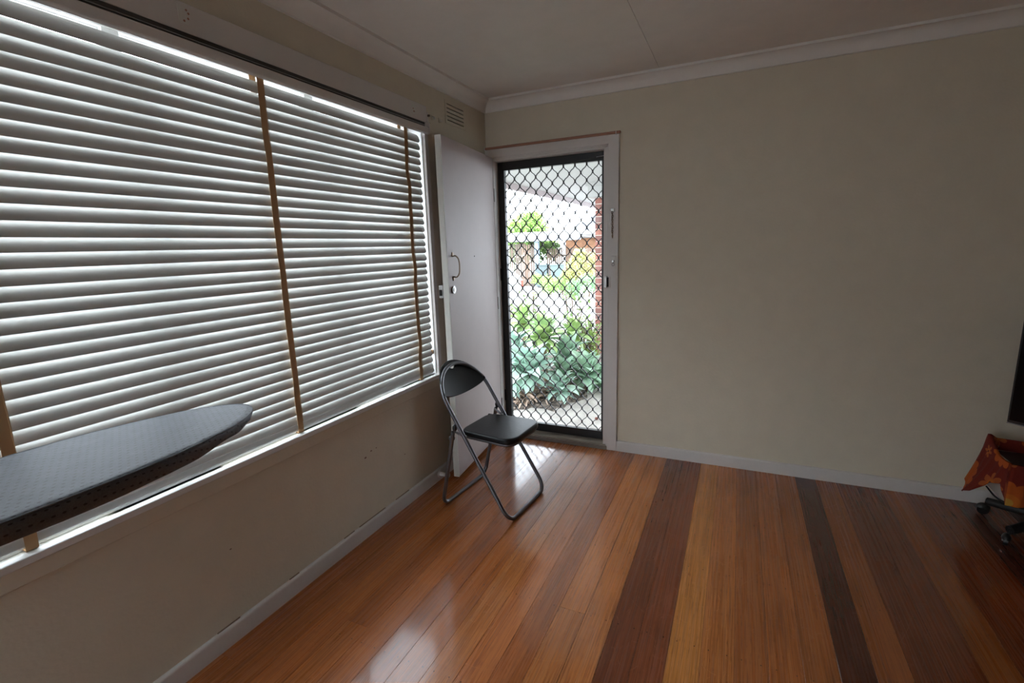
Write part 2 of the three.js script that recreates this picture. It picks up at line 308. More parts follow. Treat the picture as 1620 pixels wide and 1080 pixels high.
// latch of the screen door, standing out over the casing
{
  const t = thing('door_latch', 'small silver latch box on the right edge of the front doorway', 'latch', [0.872, 1.185, 0.02]);
  part('body', rbox(-0.012, 0.006, -0.038, 0.04, 0.0, 0.024, 0.003), M.satin, t);
  part('back_plate', rbox(0.006, 0.026, -0.036, 0.036, 0.0, 0.006, 0.002), M.trim, t);
  part('tongue', rbox(0.0065, 0.014, -0.03, 0.032, 0.006, 0.016, 0.002), M.dark, t);
}
// strike plate with a round knob
{
  const t = thing('lock_keeper', 'painted rectangular keeper plate with round knob on the door casing', 'lock', [0.916, 1.315, 0.02]);
  part('plate', rbox(-0.014, 0.016, -0.04, 0.04, 0, 0.007, 0.002), M.trim, t);
  part('knob', cyl(0.007, 0.009, 0.01, 18).rotateX(Math.PI / 2).translate(0, 0.006, 0.011), M.satin, t);
  part('ring', new THREE.TorusGeometry(0.009, 0.0022, 8, 20).translate(0, -0.015, 0.009), M.satin, t);
}
// security chain
{
  const t = thing('door_chain', 'short metal door chain hanging on the casing above the keeper', 'chain', [0.908, 1.64, 0.02]);
  const br = part('bracket', rbox(-0.012, 0.016, -0.006, 0.016, 0, 0.006, 0.002), M.satin, t); part('screw', cyl(0.004, 0.004, 0.004, 10).rotateX(Math.PI / 2).translate(0.01, 0.005, 0.007), M.brass, br);
  for (let k = 0; k < 12; k++) part('link', new THREE.TorusGeometry(0.0056, 0.0018, 6, 14).scale(1, 1.45, 1).rotateY(k % 2 ? 1.3 : 0.25).translate((k % 3 - 1) * 0.0012, -0.01 - k * 0.0118, 0.006), M.brass, t);
  part('end_stud', cyl(0.005, 0.0035, 0.02, 10).translate(0.001, -0.161, 0.006), M.brass, t);
}

// ------------------------------------------------------------------ window: reveal, frame, glass, casing
{
  const W = structGroup('window_1');
  const { z0, z1, y0, y1 } = WIN, xf = -0.105;
  part('window_frame', merge([boxAB(xf - 0.03, xf + 0.02, y0, y0 + 0.04, z0, z1), boxAB(xf - 0.03, xf + 0.02, y1 - 0.03, y1, z0, z1), boxAB(xf - 0.03, xf + 0.02, y0 + 0.04, y1 - 0.03, z0, z0 + 0.035), boxAB(xf - 0.03, xf + 0.02, y0 + 0.04, y1 - 0.03, z1 - 0.035, z1)]), M.white, W);
  part('mullion', boxAB(xf - 0.025, xf + 0.015, y0 + 0.04, y1 - 0.03, 1.485, 1.53), M.white, W);
  part('mullion', boxAB(xf - 0.025, xf + 0.015, y0 + 0.04, y1 - 0.03, 2.24, 2.285), M.white, W);
  for (const [a, b] of [[z0 + 0.035, 1.485], [1.53, 2.24], [2.285, z1 - 0.035]]) part('pane', boxAB(xf - 0.006, xf - 0.002, y0 + 0.04, y1 - 0.03, a, b), M.glass, W);
  // reveal lining and sill board
  part('reveal_lining', merge([boxAB(-0.105, 0.0, y0, y1, z0 - 0.002, z0 + 0.006), boxAB(-0.105, 0.0, y0, y1, z1 - 0.006, z1 + 0.002), boxAB(-0.105, 0, y1 - 0.006, y1 + 0.002, z0, z1)]), M.white, W);
  part('window_sill', merge([rbox(-0.105, 0.03, y0 - 0.022, y0, z0 - 0.03, z1 + 0.03, 0.003), rbox(-0.022, -0.014, y0, y0 + 0.007, z0 + 0.01, z1 - 0.01, 0.002)]), M.white, W);
  part('apron', rbox(-0.001, 0.02, 0.605, y0 - 0.022, z0 - 0.035, z1 + 0.035, 0.003), M.wall, W);
  part('side_casing', rbox(-0.001, 0.02, y0 - 0.022, 2.135, z0 - 0.035, z0, 0.003), M.trim, W); part('side_casing', rbox(-0.001, 0.02, y0 - 0.022, 2.135, z1, z1 + 0.035, 0.003), M.trim, W);
  part('head_casing', rbox(-0.001, 0.018, 2.136, 2.226, z0 - 0.035, z1 + 0.035, 0.003), M.trim, W);
}
// curtain track: pale pelmet rail with a black channel above it
{
  const t = thing('curtain_track', 'long pale curtain rail with black channel across the top of the window', 'curtain rail', [0, 2.1, 1.83]);
  part('rail_face', rbox(0.0115, 0.042, -0.026, 0.0065, -1.06, 1.06, 0.005), M.trim, t);
  part('channel', rbox(0.0005, 0.02, 0.0067, 0.0355, -1.055, 1.055, 0.002), M.track, t, 'black channel');
  part('channel_lip', rbox(0.02, 0.0225, 0.019, 0.0215, -1.05, 1.05, 0.0008), M.satin, t);
  part('end_cap', rbox(0.0, 0.043, -0.027, 0.036, -1.074, -1.061, 0.006), M.trim, t);
}
// old bracket marks and hooks on and beside the head casing
for (const [z, y, n, lab] of [[2.1, 2.186, 4, 'rusty screw holes of a lost curtain bracket, at the upper left of the photo'], [0.872, 2.187, 3, 'rusty screw holes of a lost bracket near the right end of the window head']]) {
  const t = thing('screw_holes', lab, 'screw holes', [0.018, y, z], 0, 'old screw holes on the window head');
  const r = rng(Math.round(z * 100));
  for (let i = 0; i < n; i++) part('screw', cyl(0.0035, 0.0035, 0.003, 10).rotateZ(Math.PI / 2).translate(0.0005, rr(-0.016, 0.02, r), rr(-0.02, 0.02, r)), M.rod, t);
  part('paint_patch', rbox(-0.0005, 0.0012, -0.026, 0.026, -0.016, 0.016, 0.0005), M.doorEdge, t);
}
{
  const t = thing('curtain_bracket', 'narrow painted bracket at the right end of the window head', 'bracket', [0.0, 2.168, 0.722]);
  part('plate', rbox(0, 0.006, -0.038, 0.034, -0.008, 0.008, 0.002), M.trim, t); part('arm', rbox(0.006, 0.02, 0.01, 0.02, -0.004, 0.004, 0.001), M.brass, t); part('arm', rbox(0.006, 0.018, -0.03, -0.022, -0.004, 0.004, 0.001), M.brass, t);
  for (const [z, lab] of [[0.669, 'tiny clear plastic hook on the wall nearer the window head'], [0.594, 'tiny clear plastic hook on the wall nearer the air vent']]) {
    const h = thing('wall_hook', lab, 'hook', [0, 2.185, z], 0, 'clear plastic wall hooks');
    part('pad', rbox(0, 0.003, -0.014, 0.014, -0.008, 0.008, 0.002), M.wall, h); part('hook', tube([V3(0.003, 0.006, 0), V3(0.01, 0, 0), V3(0.012, -0.008, 0), V3(0.018, -0.008, 0), V3(0.02, 0, 0)], 0.002, 16, false, 6), M.white, h);
  }
}
// wall vent with five open slots
{
  const t = thing('wall_vent', 'cream slotted air vent high on the window wall near the corner', 'vent', [0, (VENT.y0 + VENT.y1) / 2, (VENT.z0 + VENT.z1) / 2]);
  const w = (VENT.z1 - VENT.z0) / 2 + 0.012, h = (VENT.y1 - VENT.y0) / 2 + 0.012, holes = [];
  for (let k = 0; k < 5; k++) { const y = 0.046 - k * 0.023; holes.push([-0.1, 0.1, y - 0.0036, y + 0.0036]); }
  part('plate', muv(remap(ext(rectShape(-w, w, -h, h, holes), 0.004), (a, b, d) => [-0.0005 + d, b, a], true)), M.wall, t);
}

// ------------------------------------------------------------------ venetian blind
{
  const B = thing('venetian_blind', 'wide white venetian blind with brown ladder tapes, tilted nearly shut', 'blind', [0, 0, 0]);
  const z0 = 0.802, z1 = 2.862, W = 0.0525, sag = 0.0068, th = 0.00035, n = 12;
  const slatGeo = (tilt, xi, drop0, drop1) => {          // origin = lower inner edge
    const c = Math.cos(tilt), s = Math.sin(tilt), pos = [], idx = [];
    const rc = 0.014, NZ = 8;
    for (let side = 0; side < 2; side++) for (let i = 0; i <= n; i++) {
      const q = i / n, t = q * W, b = 4 * sag * q * (1 - q) + (side ? -th : th);   // t up from the inner edge
      const e = Math.min(t, W - t), cut = e < rc ? rc - Math.sqrt(rc * rc - (rc - e) ** 2) : 0;
      for (let k = 0; k <= NZ; k++) {
        const f = k / NZ, z = z0 + cut + (z1 - z0 - 2 * cut) * f;
        const sg = drop0 + (drop1 - drop0) * f;
        pos.push(xi - s * t + c * b, c * t + s * b - sg, z);
      }
    }
    const A = (sd, i, k) => sd * (n + 1) * (NZ + 1) + i * (NZ + 1) + k;
    for (let i = 0; i < n; i++) for (let k = 0; k < NZ; k++) { idx.push(A(0, i, k), A(0, i + 1, k), A(0, i, k + 1), A(0, i + 1, k), A(0, i + 1, k + 1), A(0, i, k + 1)); idx.push(A(1, i, k), A(1, i, k + 1), A(1, i + 1, k), A(1, i + 1, k), A(1, i, k + 1), A(1, i + 1, k + 1)); }
    for (let k = 0; k < NZ; k++) for (const i of [0, n]) { const f = i === 0; const a = A(0, i, k), b2 = A(0, i, k + 1), c2 = A(1, i, k), d2 = A(1, i, k + 1); f ? idx.push(a, b2, c2, b2, d2, c2) : idx.push(a, c2, b2, b2, c2, d2); }
    const g = new THREE.BufferGeometry(); g.setAttribute('position', new THREE.Float32BufferAttribute(pos, 3)); g.setAttribute('uv', new THREE.Float32BufferAttribute(new Float32Array(pos.length / 3 * 2), 2)); g.setIndex(idx); g.computeVertexNormals(); return g;
  };
  const r = rng(12), pitch = 0.0408, ytop = 2.0245;       // lower edge of the first slat
  for (let k = 0; k < 34; k++) {
    const y = (k === 33 ? 0.694 : ytop - k * pitch) + rr(-0.0012, 0.0012, r);
    let tilt = 0.40 + 0.13 * Math.max(0, Math.min(1, (k - 7) / 7)) + rr(-0.025, 0.025, r);
    if (k === 14 || k === 22) tilt += 0.06;
    const g = slatGeo(tilt, (k === 33 ? -0.002 : -0.006) + rr(-0.001, 0.001, r), rr(-0.001, 0.001, r), rr(-0.001, 0.001, r)); g.translate(0, y, 0);
    part('slat', g, M.slat, B);
  }
  part('headrail', rbox(-0.05, -0.008, 2.098, 2.133, z0, z1, 0.003), M.slat, B);
  const brl = part('bottom_rail', rbox(-0.042, -0.014, 0.6825, 0.6935, z0 + 0.004, z1 - 0.004, 0.004), M.slat, B);
  for (const [zc, wob] of [[0.943, 0.0035], [1.828, 0.0012], [2.716, 0.001]]) {
    const strip = (x, y0, y1, w, wobble, seed) => {       // a woven tape with real thickness
      const q = rng(seed), N = 60, pos = [], idx = []; let ph = q() * 6;
      for (let i = 0; i <= N; i++) { const f = i / N, y = y1 + (y0 - y1) * f; const dz = wobble * Math.sin(ph + f * 23) + wobble * 0.5 * Math.sin(ph * 2 + f * 61), dx = wobble * 0.6 * Math.sin(ph + f * 41), tw = wobble * 90 * 0.0016 * Math.sin(f * 31 + ph); for (const [sx, sz] of [[-1, -1], [1, -1], [1, 1], [-1, 1]]) pos.push(x + dx + sx * 0.0006 + sz * tw * 0.02, y, zc + dz + sz * w / 2); if (i < N) for (let k2 = 0; k2 < 4; k2++) { const a = 4 * i + k2, b = 4 * i + (k2 + 1) % 4; idx.push(a, a + 4, b, b, a + 4, b + 4); } }
      let g = new THREE.BufferGeometry(); g.setAttribute('position', new THREE.Float32BufferAttribute(pos, 3)); g.setIndex(idx); g = g.toNonIndexed(); g.computeVertexNormals(); return muv(g);
    };
    part('ladder_tape', strip(0.0035, 0.684, 2.097, 0.027, wob, Math.round(zc * 1000)), M.tape, B, 'brown woven ladder tape');
    part('ladder_tape', strip(-0.036, 0.69, 2.097, 0.027, 0.0005, 5), M.tape, B, 'brown woven ladder tape');
    part('tape_loop', rbox(-0.036, 0.004, 0.682, 0.686, zc - 0.0135, zc + 0.0135, 0.0015), M.tape, B, 'brown tape loop under the rail');
    part('lift_cord', tube([V3(0.0075, 2.09, zc - 0.012), V3(0.0085, 1.4, zc - 0.0105), V3(0.0075, 0.73, zc - 0.011)], 0.0009, 16, false, 6), M.tape, B);
  }
  part('hold_down_clip', rbox(-0.03, -0.002, 0.808, 0.832, 0.798, 0.806, 0.002), M.tape, B);
}
// door stop on the skirting
{
  const t = thing('door_stop', 'white rubber-tipped door stop on the skirting behind the chair', 'door stop', [0.016, 0.045, 0.845]);
  part('stem', cyl(0.011, 0.014, 0.05, 18).rotateZ(-Math.PI / 2).translate(0.025, 0, 0), M.trim, t); part('tip', cyl(0.014, 0.015, 0.022, 18).rotateZ(-Math.PI / 2).translate(0.06, 0, 0), M.rubber, t); part('flange', cyl(0.02, 0.022, 0.006, 18).rotateZ(-Math.PI / 2).translate(0.003, 0, 0), M.trim, t);
}

// ------------------------------------------------------------------ folding chair
{
  const C = thing('folding_chair', 'black padded folding chair with grey tube frame before the open door', 'chair', [0.4453, 0, 0.9087], -0.0824);
  const uA = (y) => 0.2185 - 0.6179 * y, uB = (y) => -0.2185 + 0.2206 * y, r = 0.0108;
  const A = [], w = 0.213, y0 = 0.0112, q = 0.06;
  for (let i = 0; i <= 8; i++) A.push([w - q + q * Math.sin(i / 8 * Math.PI / 2), y0 + q * (1 - Math.cos(i / 8 * Math.PI / 2))]);
  for (let i = 1; i < 12; i++) A.push([w - 0.004 * i / 12, y0 + q + (0.6 - y0 - q) * i / 12]);
  for (let i = 0; i <= 16; i++) { const t = i / 16 * Math.PI / 2; A.push([0.209 * Math.cos(t), 0.6 + 0.177 * Math.sin(t)]); }
  const loop = [...A, ...A.slice(0, -1).reverse().map(([v, y]) => [-v, y])];
  part('front_frame', tube(loop.map(([v, y]) => V3(uA(y), y, v)), r, 260, true, 12), M.chairTube, C);
  const Bp = []; for (let i = 0; i < 10; i++) Bp.push([0.223, 0.465 - (0.465 - y0 - q) * i / 10]);
  for (let i = 0; i <= 8; i++) { const t = i / 8 * Math.PI / 2; Bp.push([0.223 - q + q * Math.cos(t), y0 + q - q * Math.sin(t)]); }
  const lb = [...Bp, ...Bp.slice().reverse().map(([v, y]) => [-v, y])];
  part('rear_frame', tube(lb.map(([v, y]) => V3(uB(y), y, v)), r, 180, false, 12), M.chairTube, C);
  for (const s of [-1, 1]) {
    part('pivot_cap', new THREE.SphereGeometry(0.0135, 14, 10).scale(1, 1.5, 1).translate(uB(0.485) + 0.006, 0.487, s * 0.221), M.blackPlastic, C);
    const lk = part('link', between(V3(uB(0.46), 0.46, s * 0.207), V3(uA(0.438) - 0.004, 0.436, s * 0.197), 0.0065, 8), M.chairTube, C);
    part('bolt', cyl(0.008, 0.008, 0.012, 12).rotateX(Math.PI / 2).translate(uA(0.438) - 0.005, 0.436, s * 0.196), M.satin, lk);
    part('rear_end_cap', cyl(0.0125, 0.0125, 0.024, 12).rotateZ(Math.PI / 2).translate(-0.145, 0.415, s * 0.2), M.blackPlastic, C);
    for (const fu of [0.12, -0.12]) part('foot_pad', rbox(uA(0.01) - 0.006, uA(0.01) + 0.006, 0.0, 0.006, s * Math.abs(fu) - 0.016, s * Math.abs(fu) + 0.016, 0.002), M.blackPlastic, C);
  }
  // seat: padded top on a thin steel rim
  const seatShape = (e, rf, rb) => { const s = new THREE.Shape(), u0 = -0.125 - e, u1 = 0.226 + e, a = 0.174 + e; s.moveTo(u0 + rb, -a + 0.012); s.lineTo(u1 - rf, -a); s.quadraticCurveTo(u1, -a, u1, -a + rf); s.lineTo(u1, a - rf); s.quadraticCurveTo(u1, a, u1 - rf, a); s.lineTo(u0 + rb, a - 0.012); s.quadraticCurveTo(u0, a - 0.012, u0, a - 0.012 - rb); s.lineTo(u0, -a + 0.012 + rb); s.quadraticCurveTo(u0, -a + 0.012, u0 + rb, -a + 0.012); return s; };
  const pad = ext(seatShape(-0.012, 0.075, 0.06), 0.012, { bevelEnabled: true, bevelSize: 0.012, bevelThickness: 0.010, bevelSegments: 5, curveSegments: 14 });
  part('seat', muv(remap(pad, (a, b, d) => [a, 0.429 + d + 0.006 * Math.max(0, 1 - (a - 0.05) ** 2 / 0.03) * Math.max(0, 1 - b * b / 0.03) * (d > 0.012 ? 1 : 0), b], true)), M.vinyl, C, 'black padded vinyl seat');
  const rimPts = seatShape(-0.02, 0.06, 0.05).getSpacedPoints(60).slice(0, -1).map((p) => V3(p.x, 0.411, p.y));
  part('seat_rail', tube(rimPts, 0.0085, 160, true, 8), M.chairTube, C);
  // backrest: curved plastic panel with a grip hole
  const S = new THREE.Shape(); const top = []; for (let i = 0; i <= 24; i++) { const t = Math.PI * (0.09 + 0.82 * i / 24); top.push([0.212 * Math.cos(t), 0.6 + 0.19 * Math.sin(t)]); }
  S.moveTo(top[0][0], top[0][1]); top.slice(1).forEach((p) => S.lineTo(...p));
  S.bezierCurveTo(-0.165, 0.628, -0.07, 0.618, 0, 0.618); S.bezierCurveTo(0.07, 0.618, 0.165, 0.628, top[0][0], top[0][1]);
  const hole = new THREE.Path(); hole.moveTo(-0.036, 0.765); hole.lineTo(0.036, 0.765); hole.bezierCurveTo(0.026, 0.74, -0.026, 0.74, -0.036, 0.765); S.holes.push(hole);
  let bk = ext(S, 0.005, { bevelEnabled: true, bevelSize: 0.003, bevelThickness: 0.003, bevelSegments: 3, curveSegments: 16 });
  // finer mesh so the panel can be bent
  const cut = (g, m) => { let q = g.toNonIndexed ? (g.index ? g.toNonIndexed() : g) : g; const out = []; const p = q.attributes.position; const rec = (a, b, c, d) => { const l = [a.distanceTo(b), b.distanceTo(c), c.distanceTo(a)], mx = Math.max(...l); if (mx < m || d > 9) { out.push(a, b, c); return; } const k = l.indexOf(mx), T = [[a, b, c], [b, c, a], [c, a, b]][k], h = T[0].clone().add(T[1]).multiplyScalar(0.5); rec(T[0], h, T[2], d + 1); rec(h, T[1], T[2], d + 1); }; for (let i = 0; i < p.count; i += 3) rec(new THREE.Vector3().fromBufferAttribute(p, i), new THREE.Vector3().fromBufferAttribute(p, i + 1), new THREE.Vector3().fromBufferAttribute(p, i + 2), 0); const o = new THREE.BufferGeometry().setFromPoints(out); o.computeVertexNormals(); return o; };
  bk = cut(bk, 0.02);
  bk = remap(bk, (a, b, d) => [uA(b) + 0.004 + d * 0.85 - 0.026 * (1 - (a / 0.2) ** 2), b + d * 0.5, a], true);
  part('backrest', muv(bk), M.backPlastic, C, 'curved black backrest with a grip hole');
}

// ------------------------------------------------------------------ ironing board
{
  const I = thing('ironing_board', 'ironing board with dotted dark grey cover beside the window', 'ironing board', [0.30, 0, 2.27]);
  const dots = dtex(256, 256, (u, v) => {
    const row = Math.floor(v * 8), fu = ((u * 8 + (row % 2 ? 0.5 : 0)) % 1) - 0.5, fv = ((v * 8) % 1) - 0.5;
    const d = Math.hypot(fu / 0.2, fv / 0.11), q = 0.62 + 0.1 * (vn(u * 64, v * 64, 64, 64) - 0.5); return d < 1 ? [0.26, 0.26, 0.28] : [q, q * 1.03, q * 1.06];
  }, true, [0.136, 0.136]);
  const crease = dtex(256, 256, grey((u, v) => fbm(u, v, 4, 4)), false, [0.45, 0.45]);
  const cover = phys(lin(0.27, 0.29, 0.32), 0.48, { map: dots, bumpMap: crease, bumpScale: 0.006, sheen: 1, sheenRoughness: 0.45, sheenColor: lin(0.5, 0.53, 0.58) });
  const half = [[0, 0], [0.004, 0.02], [0.012, 0.04], [0.03, 0.066], [0.06, 0.094], [0.11, 0.126], [0.17, 0.15], [0.25, 0.172], [0.345, 0.191], [0.5, 0.2], [0.8, 0.2], [1.15, 0.2], [1.24, 0.19], [1.29, 0.16], [1.31, 0.1], [1.315, 0]];
  const s = new THREE.SplineCurve(half.map((p) => new THREE.Vector2(...p))).getPoints(90);
  const rim = [...s.map((p) => [p.x, p.y]), ...s.slice(1, -1).reverse().map((p) => [p.x, -p.y])], N = rim.length;
  // cross-section from the middle of the top out to the hem
  const prof = [[-0.15, 0], [-0.08, 0], [-0.035, -0.0002], [-0.012, -0.001], [-0.004, -0.004], [0, -0.010], [0.001, -0.02], [-0.001, -0.034], [-0.004, -0.046], [-0.014, -0.049]];
  const pos = [], idx = [], qd = rng(3);
  for (let k = 0; k < prof.length; k++) for (let i = 0; i < N; i++) {
    const a = rim[(i + 1) % N], b = rim[(i + N - 1) % N], dx = a[0] - b[0], dy = a[1] - b[1], l = Math.hypot(dx, dy) || 1, nz = -dy / l * -1, nx = -dx / l * -1;
    const p = rim[i]; let off = prof[k][0]; const lim = Math.abs(p[1]) * 0.98; 
    const wob = k > 5 ? 0.004 * Math.sin(i * 0.55) * (k - 5) / 4 : 0;
    // inner rings scale towards the centre line
    let z, x; if (off < -0.02) { const f = k === 0 ? 0 : k === 1 ? 0.5 : 0.86; x = p[1] * f; z = 0.6 + (p[0] - 0.6) * (k === 0 ? 0.9 : k === 1 ? 0.95 : 0.98); }
    else { z = p[0] + (p[0] < 0.05 ? -1 : p[0] > 1.25 ? 1 : 0) * off; x = p[1] + Math.sign(p[1]) * Math.min(lim, Math.abs(off)) * Math.sign(off) + Math.sign(p[1]) * wob * 0.5; }
    pos.push(x, 0.98 + prof[k][1] * (k > 4 ? 0.45 + 0.55 * Math.min(1, p[0] / 0.35) : 1) + (k > 6 ? wob : 0), z);
    if (k) { const A = (k - 1) * N + i, Bq = (k - 1) * N + (i + 1) % N, Cq = k * N + i, Dq = k * N + (i + 1) % N; idx.push(A, Bq, Cq, Bq, Dq, Cq); }
  }
  const under = pos.length / 3; for (let i = 0; i < N; i++) pos.push(rim[i][1] * 0.9, 0.963 - 0.015 * Math.min(1, rim[i][0] / 0.35), 0.03 + rim[i][0] * 0.97);
  for (let i = 0; i < N; i++) { const A = (prof.length - 1) * N + i, Bq = (prof.length - 1) * N + (i + 1) % N; idx.push(A, Bq, under + i, Bq, under + (i + 1) % N, under + i); }
  const g = new THREE.BufferGeometry(); g.setAttribute('position', new THREE.Float32BufferAttribute(pos, 3)); g.setIndex(idx); g.computeVertexNormals();
  // cloth uv: running down the side keeps the dots going
  const uv = new Float32Array(pos.length / 3 * 2); for (let i = 0; i < pos.length / 3; i++) { uv[2 * i] = pos[3 * i + 2]; uv[2 * i + 1] = pos[3 * i] + (0.98 - pos[3 * i + 1]) * Math.sign(pos[3 * i] || 1); }
  g.setAttribute('uv', new THREE.BufferAttribute(uv, 2));
  part('cover', g, cover, I, 'dotted dark grey fabric cover');
  const deck = new THREE.Shape(rim.map(([z, x]) => new THREE.Vector2(0.03 + z * 0.97, x * 0.93)));
  part('deck', muv(remap(ext(deck, 0.008), (a, b, d) => [b, 0.964 + d, a], true)), M.satin, I);
  const pipePts = rim.filter((_, i) => i % 2 === 0).map(([z, x]) => V3(x * 0.997, 0.9755, z));
  part('piping', tube(pipePts, 0.0022, 260, true, 6), cover, I);
  for (const sx of [-1, 1]) { part('leg', between(V3(sx * 0.13, 0.94, 0.62), V3(sx * 0.17, 0.015, 1.2), 0.011, 10), M.satin, I); part('leg', between(V3(sx * 0.08, 0.94, 1.15), V3(sx * 0.13, 0.015, 0.74), 0.011, 10), M.satin, I); }
  part('foot_bar', between(V3(-0.2, 0.013, 1.2), V3(0.2, 0.013, 1.2), 0.012, 10), M.satin, I); part('foot_bar', between(V3(-0.16, 0.013, 0.74), V3(0.16, 0.013, 0.74), 0.012, 10), M.satin, I);
}

// ------------------------------------------------------------------ television in the corner
{
  const T = thing('television', 'flat black television at the right edge of the photo', 'television', [2.881, 0, 0.2], -Math.atan2(0.669, 0.743));
  part('bezel', rbox(0, 1.12, 0.523, 1.165, -0.042, -0.002, 0.004), M.blackPlastic, T);
  part('screen_panel', rbox(0.008, 1.112, 0.536, 1.157, -0.004, 0.0, 0.001), M.screen, T);
  part('bottom_trim', rbox(0.0, 1.12, 0.518, 0.5225, -0.03, 0.0, 0.001), M.satin, T, 'thin silver strip along the bottom edge');
  part('stand_column', rbox(0.62, 0.74, 0.02, 0.7, -0.075, -0.045, 0.006), M.blackPlastic, T); part('stand_foot', rbox(0.5, 0.86, 0.0, 0.02, -0.18, 0.09, 0.008), M.blackPlastic, T);
}
// ------------------------------------------------------------------ low stand on castors, a tub on it and a floral cloth hung round the tub
{
  const S = thing('castor_stand', 'low black five-legged stand on castors by the back wall', 'stand', [3.07, 0, 0.3]);
  const hub = part('hub', cyl(0.07, 0.085, 0.09, 28).translate(0, 0.115, 0), M.blackPlastic, S); part('column', cyl(0.025, 0.025, 0.06, 18).translate(0, 0.165, 0), M.blackPlastic, S);
  part('top_plate', rbox(-0.2, 0.2, 0.186, 0.2, -0.12, 0.12, 0.005), M.blackPlastic, S);
  const a0 = Math.atan2(0.137, -0.217);
  for (let k = 0; k < 5; k++) {
    const a = a0 + k * Math.PI * 0.4, x = Math.cos(a), z = Math.sin(a), p = V3(x * 0.245, 0.075, z * 0.245);
    const leg = part('leg', merge([between(V3(x * 0.03, 0.1, z * 0.03), p, 0.027, 12, 0.02)]), M.blackPlastic, S);
    part('castor_cap', cyl(0.012, 0.012, 0.006, 16).rotateX(Math.PI / 2).translate(0, 0, 0.011).rotateY(-a + 0.6).translate(x * 0.257, 0.03, z * 0.257), M.chrome, leg);
    const c = part('castor', merge([cyl(0.025, 0.025, 0.016, 20).rotateX(Math.PI / 2).rotateY(-a + 0.6).translate(x * 0.257, 0.0255, z * 0.257), between(V3(x * 0.25, 0.03, z * 0.25), V3(x * 0.245, 0.085, z * 0.245), 0.007, 8), new THREE.SphereGeometry(0.03, 16, 8, 0, 6.3, 0, 1.5).scale(1, 0.9, 0.6).rotateY(-a + 0.6).translate(x * 0.257, 0.034, z * 0.257)]), M.blackPlastic, leg);
  }
  const tub = thing('plastic_tub', 'pale grey tub under the orange floral cloth on the castor stand', 'tub', [3.07, 0.2, 0.3]);
  part('shell', merge([rbox(-0.235, 0.235, 0.0, 0.008, -0.135, 0.135, 0.003), rbox(-0.235, -0.228, 0.002, 0.19, -0.135, 0.135, 0.003), rbox(0.228, 0.235, 0.002, 0.19, -0.135, 0.135, 0.003), rbox(-0.235, 0.235, 0.002, 0.19, -0.135, -0.128, 0.003), rbox(-0.235, 0.235, 0.002, 0.17, 0.128, 0.135, 0.003)]), M.rubber, tub);
  part('liner', rbox(-0.226, 0.226, 0.06, 0.165, -0.126, 0.126, 0.006), M.blackPlastic, tub, 'black box inside the tub');
  part('edge_cord', tube([V3(-0.262, 0.02, 0.0), V3(-0.25, 0.004, 0.09), V3(-0.2, -0.001, 0.145), V3(-0.1, 0.004, 0.145)], 0.004, 30, false, 6), M.blackPlastic, tub);
  // printed cloth
  const cv = document.createElement('canvas'); cv.width = cv.height = 512; const x = cv.getContext('2d');
  x.fillStyle = '#701d10'; x.fillRect(0, 0, 512, 512);
  const flower = (cx, cy, R0, n, c1, c2, c3) => { x.fillStyle = c1; for (let i = 0; i < n; i++) { const a = i / n * 6.283; x.beginPath(); x.ellipse(cx + Math.cos(a) * R0 * 0.62, cy + Math.sin(a) * R0 * 0.62, R0 * 0.42, R0 * 0.24, a, 0, 6.3); x.fill(); } x.fillStyle = c2; x.beginPath(); x.arc(cx, cy, R0 * 0.42, 0, 6.3); x.fill(); x.fillStyle = c3; x.beginPath(); x.arc(cx, cy, R0 * 0.2, 0, 6.3); x.fill(); };
  for (const [a, b, r0, n] of [[150, 170, 120, 12], [400, 400, 110, 12], [400, 110, 62, 7], [120, 420, 66, 7], [280, 300, 40, 6], [20, 300, 44, 6], [256, 480, 36, 6], [490, 250, 48, 7]]) for (const ox of [-512, 0, 512]) for (const oy of [-512, 0, 512]) flower(a + ox, b + oy, r0, n, r0 > 80 ? '#b5531a' : '#a8562a', '#bd641e', r0 > 80 ? '#b98a38' : '#5e170e');
  const ct = new THREE.CanvasTexture(cv); ct.colorSpace = THREE.SRGBColorSpace; ct.wrapS = ct.wrapT = THREE.RepeatWrapping; ct.repeat.set(1 / 0.42, 1 / 0.42);
  const cm = std(lin(1, 1, 1), 0.95, { map: ct, bumpMap: paintBump, bumpScale: 0.001 });
  // path round the tub (x, z), rim height, hem height, outward flare at the hem
  const K = [[-0.245, 0.15, 0.395, 0.205, 0.0], [0.24, 0.15, 0.39, 0.205, 0.01], [0.245, -0.145, 0.39, 0.21, 0.0], [-0.05, -0.145, 0.41, 0.22, 0], [-0.2, -0.145, 0.42, 0.22, 0.0], [-0.248, -0.09, 0.455, 0.2, 0.05], [-0.25, -0.03, 0.42, 0.165, 0.085], [-0.252, 0.03, 0.395, 0.2, 0.075], [-0.25, 0.07, 0.39, 0.27, 0.03], [-0.25, 0.115, 0.395, 0.29, 0.0]];
  const per = []; let len = 0;
  for (let i = 0; i < K.length; i++) { const a = K[i], b = K[(i + 1) % K.length], l = Math.hypot(b[0] - a[0], b[1] - a[1]), n = Math.max(2, Math.round(l / 0.012)); for (let j = 0; j < n; j++) { const f = j / n; per.push([...a.map((q, k) => q + (b[k] - q) * f), len + l * f]); } len += l; }
  const N = per.length, prof = [[-0.016, -0.05], [-0.013, -0.01], [-0.006, 0.004], [0.004, 0.003], [0.008, -0.02], null, null, null, null, null], pos = [], uv = [], idx = [], row = prof.length * 2;
